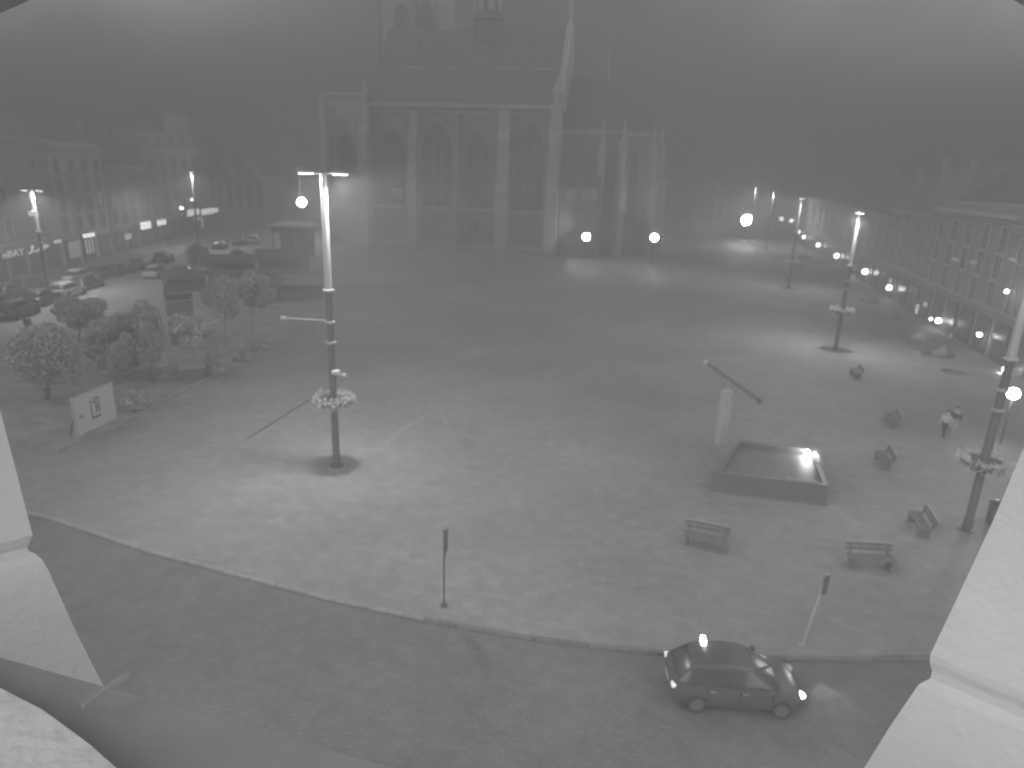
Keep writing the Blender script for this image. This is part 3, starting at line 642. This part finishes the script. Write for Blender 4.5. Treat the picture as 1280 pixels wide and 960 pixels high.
crown_at(246,330,234,262,306,336,'small dark tree at the foot of the slim street lamp',18,mleaf='leafd',size=.3,tr=.12,nl=1800)
def bush(px,py,wpx,hpx,lab,seed,m='leafl',name='bush'):
    b=G(px,py); s=(b-CPOS).dot(_F)/FPX; rx=wpx/2*s; h=hpx*s*1.05
    t=thing(name,lab,'shrub',b,0,'clipped bushes by the planting bed'); rnd=random.Random(seed)
    mb=MB()
    for k in range(14):
        a=rnd.uniform(0,6.28);q=math.sqrt(rnd.random())*.6
        mb.leaves((rx*q*math.cos(a),rx*q*math.sin(a),h*rnd.uniform(.25,.7)),(rx*.5,rx*.5,h*.32),170,.10,rnd)
    mb.build('foliage',m,t,keep=True); MB().cyl((0,0,0),(0,0,h*.4),.06).build('stem','bark',t); return t
bush(272,467,36,30,'round clipped bush right of the square planter box',1)
bush(300,450,30,22,'second clipped bush, between the planter box and the far bush',2)
bush(322,436,30,20,'farthest clipped bush at the end of the planting bed',3)
bush(170,512,44,22,'low bush at the bed edge right of the billboard',4,'leaf')

# ------------------------------------------------------------------ parasols, stalls, kiosks on the left
def closed_parasol(px,py,ytop,lab,rz=0):
    b=G(px,py); H=HZ(b,ytop); t=thing('closed_parasol',lab,'parasol',b,rz,'closed pale parasols')
    MB().lathe([(.35,0),(.35,.1),(.06,.12)],n=14).build('base','conc',t); MB().cyl((0,0,.1),(0,0,H),.035).build('pole','metal',t)
    mb=MB(); rings=[]; n=16
    for z,r in ((.75,.20),(.85,.30),(1.2,.27),(1.7,.19),(H-.25,.09),(H-.02,.03)):
        rings.append([(r*(1+.25*(k%2))*math.cos(k/n*6.283),r*(1+.25*(k%2))*math.sin(k/n*6.283),z) for k in range(n)])
    mb.loft(rings).build('canopy','canvas',t); return t
closed_parasol(204,472,419,'closed pale parasol beside the upright bushy tree')
closed_parasol(250,440,386,'closed pale parasol peeking out behind the flat-crowned planter tree')
closed_parasol(262,385,343,'closed pale parasol far behind the planter tree by the kiosk',.4)
b=G(229,428); k=thing('wooden_kiosk','small slatted wooden kiosk behind the flat-crowned planter tree','kiosk',b,R(28))
h=HZ(b,368)
MB().box((0,0,h*.5),(1.7,1.4,h-.02)).build('body','wood',k)
mb=MB()
for i in range(9): mb.box((0,-.74,h*(.42+.06*i)),(1.6,.06,.09))
mb.build('slatted_shutter','conc',k); MB().box((0,0,h+.06),(2.0,1.7,.14)).build('roof','wood',k); MB().box((-.92,-.7,h*.5),(.14,.14,h)).box((.92,-.7,h*.5),(.14,.14,h)).build('corner_post','conc',k)
def stall(px,py,wpx,ytop,lab,m='canvasd',rz=R(20),front='wood'):
    b=G(px,py); s=(b-CPOS).dot(_F)/FPX; W=wpx*s; H=HZ(b,ytop); e=H*.68; D=2.6
    t=thing('market_stall',lab,'market stall',b,rz,'market stalls on the left side')
    MB().prism([(-W/2-.2,-D/2-.3,e),(-W/2-.2,D/2+.3,e),(-W/2-.2,0,H)],(W+.4,0,0)).build('roof',m,t)
    for sx in (-1,1):
        for sy in (-1,1): MB().box((sx*(W/2-.1),sy*(D/2-.1),e/2),(.1,.1,e)).build('post','poled',t)
    MB().box((0,-D/2+.25,.5),(W-.3,.5,1.0)).build('counter',front,t); MB().box((0,D/2-.15,e*.5),(W-.3,.06,e-.1)).build('back_panel','canvasg',t); return t
stall(290,346,58,318,'dark-roofed market stall left of the pale-fronted hut')
stall(355,340,60,311,'dark-roofed market stall under the lit pavilion')
stall(232,362,46,338,'dark-roofed market stall nearest the parked cars')
stall(372,372,60,345,'low grey-roofed stall just left of the bright lamp pole','canvasg')
b=G(328,378); k=thing('market_hut','hut with a flat pale front panel behind the right pale-trunked tree','kiosk',b,R(8)); s=(b-CPOS).dot(_F)/FPX; H=HZ(b,342)
MB().box((0,1,H/2),(38*s,2.2,H)).build('body','woodd',k); MB().box((0,-.13,H*.78),(36*s,.06,H*.38)).build('front_panel','canvasg',k); MB().box((0,1,H+.08),(41*s,2.6,.16)).build('roof','wood',k)
for i in (-1,1): MB().box((i*4.5*s,-.14,H*.28),(4*s,.08,.5)).build('counter_box','conc',k)
b=G(370,322); s=(b-CPOS).dot(_F)/FPX; k=thing('pavilion','large pavilion with a lit flat roof under the glaring floodlight','pavilion',b,R(4)); H=HZ(b,281); W=46*s
MB().prism([(-W/2,-2.5,H-.9),(W/2,-2.5,H-.9),(W/2,2.5,H-.9),(-W/2,2.5,H-.9)],(0,0,.85)).build('fascia','canvasg',k)
MB().loft([[(-W/2-.5,-3,H-.04),(W/2+.5,-3,H-.04),(W/2+.5,3,H-.04),(-W/2-.5,3,H-.04)],[(-W/2+1,-1,H+.5),(W/2-1,-1,H+.5),(W/2-1,1,H+.5),(-W/2+1,1,H+.5)]]).build('roof','canvas',k)
for i in range(5): MB().box((-W/2+.2+i*(W-.4)/4,-2.3,(H-.9)/2),(.14,.14,H-.9)).build('post','poled',k)
MB().box((0,1.6,(H-1)/2),(W-.4,.1,H-1)).build('back_wall','plaster3',k)
# billboard
pA=G(98,551); pB=G(146,528); pA.z=pB.z=0; d=(pB-pA); Lb=d.length; rz=math.atan2(d.y,d.x)
t=thing('billboard','pale poster board with a dark framed figure beside the planting bed','billboard',pA,rz); Hb=HZ(pA,500)
MB().box((Lb/2,0,Hb/2+.16),(Lb,.08,Hb-.16)).build('panel','paper',t)
MB().box((Lb/2,0,Hb+.09),(Lb+.08,.1,.05)).box((-.02,0,Hb/2+.12),(.06,.12,Hb)).box((Lb+.02,0,Hb/2+.12),(.06,.12,Hb)).build('frame','metal',t)
for x in (.25,Lb-.25): MB().beam((x,.7,0),(x,.06,Hb*.8),.06,.06).build('prop_leg','poled',t)
mb=MB(); fx,fz=Lb*.5,Hb*.62
mb.box((fx-.27,-.05,fz),(.06,.02,.95)).box((fx+.27,-.05,fz+.06),(.06,.02,.8)).box((fx,-.05,fz-.5),(.60,.02,.1)).box((fx+.1,-.05,fz+.47),(.34,.02,.08)).box((fx+.08,-.05,fz-.02),(.10,.02,.55)).box((fx-.04,-.05,fz+.3),(.16,.02,.1))
mb.build('dark_figure','ink',t)
mb=text_bm('M',.34,.004)
for v in mb.bm.verts: v.co=V((v.co.x+.22,-.05-v.co.z,v.co.y+Hb*.48))
mb.build('lettering','ink',t)

# ------------------------------------------------------------------ cars
def cross(x,hw,z0,z1,k=.72):
    return [(x,-hw*.9,z0),(x,-hw,z0+.12),(x,-hw,z0+(z1-z0)*.62),(x,-hw*.94,z1-.05),(x,-hw*k,z1),(x,hw*k,z1),(x,hw*.94,z1-.05),(x,hw,z0+(z1-z0)*.62),(x,hw,z0+.12),(x,hw*.9,z0)]
def make_car(label,loc,rz,paint,group=None,near=False):
    t=thing('parked_car',label,'car',loc,rz,group)
    st=[(-2.07,.62,.42,.70),(-2.0,.78,.30,.86),(-1.75,.85,.22,.95),(-1.2,.88,.2,.97),(-.4,.89,.19,.95),(.5,.89,.19,.94),(1.05,.88,.2,.92),(1.5,.86,.22,.86),(1.85,.79,.25,.75),(2.03,.66,.3,.62),(2.1,.5,.36,.52)]
    MB().loft([cross(*s) for s in st]).build('body',paint,t,True)
    cs=[(-1.86,.70,.92,.66,.94),(-1.62,.74,.93,.60,1.22),(-1.3,.76,.94,.60,1.40),(-.6,.77,.94,.61,1.47),(.1,.77,.93,.61,1.46),(.45,.77,.93,.59,1.38),(.9,.75,.92,.60,1.12),(1.22,.70,.90,.66,.92)]
    MB().loft([[(x,-hb,zb),(x,-ht,zt-.05),(x,-ht*.8,zt),(x,ht*.8,zt),(x,ht,zt-.05),(x,hb,zb)] for x,hb,zb,ht,zt in cs]).build('windows','glass',t,True)
    rs=[(-1.42,.60,1.34),(-1.2,.62,1.43),(-.6,.63,1.485),(.1,.63,1.475),(.38,.60,1.40)]
    MB().loft([[(x,-w_,z-.10),(x,-w_*.86,z+.012),(x,0,z+.03),(x,w_*.86,z+.012),(x,w_,z-.10)] for x,w_,z in rs]).build('roof',paint,t,True)
    for sx in (-1.27,1.30):
        for sy in (-1,1):
            wh=MB().cyl((sx,sy*.70,.31),(sx,sy*.905,.31),.31,n=20).build('wheel','tyre',t,True); MB().cyl((sx,sy*.88,.31),(sx,sy*.915,.31),.20,n=14).build('rim','rim',wh)
    for sy in (-1,1):
        MB().sph((1.90,sy*.58,.66),(.17,.16,.07),10,6).build('headlight','lens' if not(near and sy<0) else 'e_head',t,True)
        MB().box((-1.99,sy*.66,.78),(.16,.20,.12),bev=.03).build('tail_light','e_tail' if near else 'lens',t)
        MB().sph((.86,sy*.98,.99),(.09,.12,.08),8,6).build('mirror',paint,t,True)
        for x0 in (-.99,.01,.99): MB().box((x0,sy*.888,.62),(.02,.03,.5)).build('door_gap','black',t)
        for x0 in (-.85,.15): MB().box((x0,sy*.90,.80),(.18,.03,.03)).build('door_handle','metal',t)
    MB().box((2.06,0,.44),(.08,.62,.12)).build('grille','black',t); MB().box((-2.07,0,.60),(.03,.5,.11)).build('number_plate','paper',t)
    return t
cc=G(918,868,-.09)
car=make_car('dark hatchback waiting at the kerb with roof light and headlamp lit',(cc.x-.12,cc.y,-.09),R(-3),'paint_d',near=True); car.scale=(.86,.9,.9)
for sy in (-.09,.09): MB().box((-.95,.42+sy,1.56),(.16,.10,.22),bev=.03).build('roof_light','e_head',car)
point(G(1012,846)+V((.25,0,.5)),18,.06,spot=95,aim=G(1040,885,-.13),blend=.9)
protos={}
GC='cars parked along the left street'
for (px,py,rz,pn,lab) in ((14,372,78,'paint_d','dark parked car cut by the left edge in the nearest row'),(36,362,80,'paint_d','dark parked car left of the double-headed lamp post'),(24,395,78,'paint_g','grey parked car nearest the broad dark tree'),
    (54,380,80,'paint_g','grey parked car right behind the double-headed lamp post'),(86,370,76,'paint_l','pale gleaming parked car just right of the double-headed lamp post'),(110,360,76,'paint_g','grey parked car between the pale gleaming car and the dark pair'),
    (100,352,80,'paint_l','white parked car in the back row below the lit doorway'),(128,347,80,'paint_d','left car of the dark pair below the striped doorway'),(150,343,80,'paint_d','right car of the dark pair below the striped doorway'),
    (176,336,82,'paint_g','grey parked car below the pair of box signs'),(205,328,82,'paint_d','dark parked car left of the slim street lamp'),(228,346,80,'paint_g','grey parked car in front of the slim lamp row'),
    (275,311,84,'paint_d','dark parked car right of the slim street lamp'),(300,306,84,'paint_d','dark parked car below the twin-gabled house'),(318,304,84,'paint_l','white parked car close to the pavilion'),(196,346,80,'paint_l','white parked car in the near row below the box signs'),(298,324,84,'paint_g','grey parked car behind the dark market stalls')):
    b=G(px,py); rzz=R(rz+15)
    if pn not in protos: protos[pn]=make_car(lab,b,rzz,pn,GC)
    else: dup(protos[pn],None,b,rzz,lab)

# ------------------------------------------------------------------ fountain
ZB=HZ(G(1032,632),607)
top=[G(893,590,ZB),G(1036,607,ZB),G(1018,561,ZB),G(921,549,ZB)]
FL=G(895,616); 
cen=sum(top,V())/4; t=thing('fountain_basin','angular black granite fountain basin with a lit corner','fountain',(cen.x,cen.y,0))
tp=[p-V((cen.x,cen.y,0)) for p in top]
inn=[V((p.x*.90,p.y*.90,ZB)) for p in tp]
def at(ps,z,k=1.0): return [V((p.x*k,p.y*k,z)) for p in ps]
MB().loft([at(tp,0),at(tp,ZB),at(inn,ZB),at(inn,.35)],cap=False).build('basin_wall','granite',t)
MB().loft([at(tp,.0,1.03),at(tp,.07,1.03),at(tp,.07,.99)],cap=False).build('plinth','kerbd',t)
MB().face(at(inn,ZB-.22,.999)).build('water','water',t)
MB().beam(at(inn,ZB+.02)[1].lerp(inn[0],.05),at(inn,ZB+.02)[1].lerp(inn[0],.35),.08,.05).build('spout_edge','metal',t)
lp=G(1009,567,ZB); t=thing('fountain_spotlight','small bright spotlight on the lit back corner of the granite basin','spotlight',lp)
MB().sph((0,0,.05),.13).build('lens','e_flood',t,True); MB().cyl((0,.02,-.26),(0,.02,-.02),.05).build('stem','black',t)
e=G(1017,563,ZB); point(lp+V((.12,-.22,.16)),16,.05)
MB().beam(tp[2].lerp(tp[1],.02)+V((0,0,.03)),tp[2].lerp(tp[1],.42)+V((0,0,.03)),.14,.06).build('lit_rim_strip','canvas',bpy.data.objects['fountain_basin'])  # pale strip: the spotlight's shine on the rim put into its colour
pb=G(900,556); HP=HZ(pb,487); t=thing('fountain_sculpture','slim gilded pillar carrying a long dark tilted beam beside the granite basin','sculpture',pb,R(15))
MB().box((0,0,HP/2),(.44,.44,HP),bev=.02).build('pillar','gold',t); z2=HZ(pb,467)
MB().cyl((0,0,HP),(0,0,z2),.07).build('neck','metal',t)
t2=t
q0=G(885,455,z2+.05); q1=G(944,497,z2+.05)
def loc_(p): 
    v=p-pb; a=-R(15); return V((v.x*math.cos(a)-v.y*math.sin(a),v.x*math.sin(a)+v.y*math.cos(a),v.z))
MB().beam(loc_(q0),loc_(q1),.14,.14).build('beam','wood',t); MB().sph(loc_(q0)+(loc_(q0)-loc_(q1)).normalized()*.3,.14).build('beam_tip','gold',t,True); MB().sph(loc_(q1)+(loc_(q1)-loc_(q0)).normalized()*.4,.15).build('beam_tip','poled',t,True)

# ------------------------------------------------------------------ benches, posts, bins
def make_bench(lab,loc,rz):
    t=thing('park_bench',lab,'bench',loc,rz,'benches on the right side of the square')
    for i in range(3): pass
    MB().box((0,-.17,.44),(1.7,.13,.05)).box((0,0,.44),(1.7,.13,.05)).box((0,.17,.44),(1.7,.13,.05)).build('seat','woodd',t)
    MB().box((0,.33,.62),(1.7,.045,.13)).box((0,.37,.78),(1.7,.045,.13)).build('backrest','woodd',t)
    MB().box((0,.40,.865),(1.72,.06,.03)).build('top_rail','polel',t)
    for s in (-1,1): MB().box((s*.68,0,.21),(.09,.44,.41)).beam((s*.68,.22,.3),(s*.68,.37,.82),.08,.06).build('leg','kerbd',t)
    return t
bp=None
for (px,py,pa,pb_,lab) in ((1087,710,(1062,706),(1112,709),'nearest dark bench with a shining top rail right of the leaning sign'),(881,684,(862,680),(910,690),'dim bench in front of the granite basin'),(1147,662,(1140,646),(1155,671),'bench seen end-on left of the dark lamp post at the right edge'),
    (1102,581,(1096,567),(1107,587),'bench seen end-on right of the granite basin'),(1112,530,(1107,516),(1117,537),'faint far bench left of the two walking people'),(1068,471,(1063,463),(1071,474),'farthest small bench below the lamp post right of centre')):
    b=G(px,py); d_=G(*pb_)-G(*pa); rz=math.atan2(d_.y,d_.x)
    if bp is None: bp=make_bench(lab,b,rz)
    else: dup(bp,None,b,rz,lab)
b=G(555,757); t=thing('sign_post','slim dark sign post seen edge-on near the kerb in the centre','sign post',b,R(85)); H=HZ(b,662)
MB().cyl((0,0,0),(0,0,H),.032).build('pole','poled',t,True); MB().box((0,-.06,H-.42),(.5,.03,.8),bev=.01).build('sign_plate','poled',t); MB().cyl((0,0,0),(0,0,.05),.12).build('base','poled',t)
b=G(1002,808); tp_=G(1031,716,0); H=HZ(b,716)
t=thing('sign_post','leaning pale sign post with dark plate near the car','sign post',b,0)
e=V((.36,0,H)); MB().cyl((0,0,0),e,.035).build('pole','polel',t,True); MB().box(tuple(e*.86+V((.02,-.06,0))),(.22,.03,.62),R(20),.012).build('sign_plate','poled',t); MB().cyl((0,0,0),(0,0,.06),.11).build('base','metal',t)
def bin_(px,py,lab):
    b=G(px,py); t=thing('litter_bin',lab,'litter bin',b,.3); MB().lathe([(.22,.0),(.26,.1),(.28,.85),(.24,.9)],n=14).build('drum','poled',t,True); MB().lathe([(.3,.96),(.3,1.0),(.1,1.1)],n=14).build('lid','black',t,True); MB().box((.22,0,.93),(.04,.04,.14)).box((-.22,0,.93),(.04,.04,.14)).build('lid_support','metal',t)
bin_(1240,655,'dark litter bin beside the lamp post at the right edge'); bin_(36,414,'dark litter bin under the trees at the left edge')
# cafe parasols on the right
def cafe(px,py,wpx,ytop,lab,m='canvasg',first=[None]):
    b=G(px,py); s=(b-CPOS).dot(_F)/FPX; W=wpx*s/2; H=HZ(b,ytop)
    t=thing('cafe_parasol',lab,'parasol',b,.4,'open parasols on the cafe terraces')
    MB().cyl((0,0,0),(0,0,H-.1),.04).build('pole','metal',t); MB().box((0,0,.06),(.7,.7,.12)).build('base','conc',t)
    n=8; MB().loft([[(W*math.cos(k/n*6.283),W*math.sin(k/n*6.283),H-.85) for k in range(n)],[(W*1.01*math.cos(k/n*6.283),W*1.01*math.sin(k/n*6.283),H-.65) for k in range(n)],[(.06*math.cos(k/n*6.283),.06*math.sin(k/n*6.283),H) for k in range(n)]]).build('canopy',m,t)
for a_ in ((1062,372,16,343,'brightest pale open parasol below the tall lamp right of centre','canvas'),(1064,360,10,330,'small pale open parasol just above the brightest one','canvas'),(1002,340,14,316,'open parasol on the far terrace, left group'),(984,352,12,334,'open parasol beside the far lamp post with flower ring'),(1040,352,16,330,'grey open parasol between the globe lamps'),
    (1022,346,14,322,'grey open parasol near the lone globe lamp'),(1084,398,22,368,'wide pale open parasol below the large globe lamp'),(1112,412,24,386,'dim open parasol right of the wide pale one'),(1150,442,26,412,'grey open parasol below the narrow upright sign'),(1175,462,24,432,'nearest grey open parasol on the right terrace')): cafe(*a_)

# ------------------------------------------------------------------ people
def skin_body(name,pts,edges,m,parent,sub=1):
    me=bpy.data.meshes.new(name); me.from_pydata([p[:3] for p in pts],edges,[]); o=bpy.data.objects.new(name,me); COL.objects.link(o); o.parent=parent
    me.materials.append(M[m]); md=o.modifiers.new('skin','SKIN'); md.use_smooth_shade=True
    for v,p in zip(me.skin_vertices[0].data,pts): v.radius=(p[3],p[3] if len(p)<5 else p[4])
    me.skin_vertices[0].data[0].use_root=True
    s=o.modifiers.new('sub','SUBSURF'); s.levels=sub; s.render_levels=sub+1; return o
def person(px,py,h,rz,lab,top,bot,stride):
    b=G(px,py); t=thing('person',lab,'person',b,rz,'two people walking on the right'); k=h/1.75; s=stride
    body=[(0,0,.95,.12,.15),(0,0,1.2,.12,.15),(0,0,1.42,.10,.17),(0,0,1.52,.055),(0.02,0,1.64,.09,.08),(0.01,0,1.73,.075,.065),
          (0,.10,.90,.085),(s,.10,.50,.06),(s*.9,.10,.10,.04),(s*.9+.14,.10,.04,.035),(0,-.10,.90,.085),(-s*.5,-.10,.50,.06),(-s*1.5,-.10,.12,.04),(-s*1.5+.13,-.10,.04,.035),
          (0,.21,1.40,.055),(-.06,.25,1.12,.045),(.08,.25,.90,.035),(.12,.25,.82,.03),(0,-.21,1.40,.055),(.04,-.25,1.12,.045),(.16,-.24,.92,.035),(.2,-.24,.84,.03)]
    body=[tuple(c*k for c in p) for p in body]
    ed=[(0,1),(1,2),(2,3),(3,4),(4,5),(0,6),(6,7),(7,8),(8,9),(0,10),(10,11),(11,12),(12,13),(2,14),(14,15),(15,16),(16,17),(2,18),(18,19),(19,20),(20,21)]
    skin_body('body',body,ed,'skin',t)
    g=1.16
    def sub(idx,e2,m,nm):
        mp_={i:j for j,i in enumerate(idx)}; skin_body(nm,[tuple(body[i][:3])+tuple(r*g+.008 for r in body[i][3:]) for i in idx],[(mp_[a],mp_[b]) for a,b in e2],m,t)
    sub([0,6,7,8,10,11,12],[(0,6),(6,7),(7,8),(0,10),(10,11),(11,12)],bot,'trousers')
    g=1.2; sub([0,1,2,14,15,16,18,19,20],[(0,1),(1,2),(2,14),(14,15),(15,16),(2,18),(18,19),(19,20)],top,'jacket')
    MB().sph((0.0,0,1.70*k),(.105*k,.095*k,.085*k),12,8).build('hair','hair',t,True)
    MB().sph((.115*k,0,1.63*k),(.02,.016,.024),6,4).build('nose','skin',t,True)
person(1178,549,1.72,R(205),'person in a pale top and dark trousers walking on the right','cloth_l','cloth_d',.16)
person(1189,545,1.78,R(215),'person in dark top and pale trousers, right of the pale-topped walker','cloth_d','cloth_l',.2)

# ------------------------------------------------------------------ window opening the camera looks out of
t=thing('window_surround','pale painted window opening framing the view at both sides','window frame',(0,0,0))
YP=V((0,.95,0)); NY=V((0,1,0))
def wp(px,py,y=.95): return PL(px,py,V((0,y,0)),NY)
left=[(-260,60),(-62,260),(-34,380),(0,512),(20,588),(39,662),(41,669),(38,676),(34,684),(36,689),(44,692),(53,700),(60,712),(98,796),(143,884),(60,1010),(-260,1100)]
MB().loft([[wp(*p) for p in left],[wp(*p)+V((-.42,-.36,0)) for p in left]]).build('jamb','white',t)
right=[(1560,40),(1330,440),(1281,556),(1240,654),(1200,740),(1163,818),(1162,827),(1165,838),(1163,848),(1155,852),(1148,856),(1139,869),(1110,912),(1079,962),(1040,1030),(1560,1200)]
MB().loft([[wp(*p) for p in right],[wp(*p)+V((.42,-.36,0)) for p in right]]).build('jamb','white',t)
arch=[(-420,420),(-180,140),(-60,50),(0,17),(42,-2),(200,-70),(640,-130),(1100,-70),(1262,-2),(1281,8),(1400,80),(1700,420),(1700,-400),(-420,-400)]
MB().prism([wp(*p) for p in arch],(0,-.42,0)).build('arch','white',t)
zs=CH-.62
def sp(px,py): return G(px,py,zs)
f0=sp(165,868);f1=sp(500,962); dr=(f1-f0); fA=f0-dr*.6; fB=f1+dr*1.5
MB().prism([fA,fB,fB+V((0,-1.0,0)),fA+V((0,-1.0,0))],(0,0,-.07)).build('sill','sill',t)
g0=[sp(x,y)+V((0,0,.0)) for x,y in ((-120,830),(0,886),(60,918),(118,962),(170,1010))]
MB().prism([V((p.x,p.y,zs+.004)) for p in g0]+[V((p.x-.25,p.y-.6,zs+.004)) for p in g0[::-1]],(0,0,.03)).build('sill_step','conc',t)
MB().beam(sp(108,910)+V((0,0,.03)),sp(165,868)+V((0,0,.03)),.005,.006).build('flashing','sill',t)

# ------------------------------------------------------------------ render settings
scene.render.engine='CYCLES'; cy=scene.cycles
cy.use_denoising=True
try: cy.denoiser='OPENIMAGEDENOISE'
except Exception: pass
cy.max_bounces=4; cy.diffuse_bounces=2; cy.glossy_bounces=2; cy.transmission_bounces=2; cy.volume_bounces=1; cy.use_light_tree=True
cy.sample_clamp_indirect=3; cy.caustics_reflective=False; cy.caustics_refractive=False
vs=scene.view_settings; vs.view_transform='Standard'; vs.look='None'; vs.exposure=-0.06; vs.gamma=1; vs.use_curve_mapping=False
scene.display_settings.display_device='sRGB'
cy.filter_width=1.9; scene.render.resolution_x=1024; scene.render.resolution_y=768
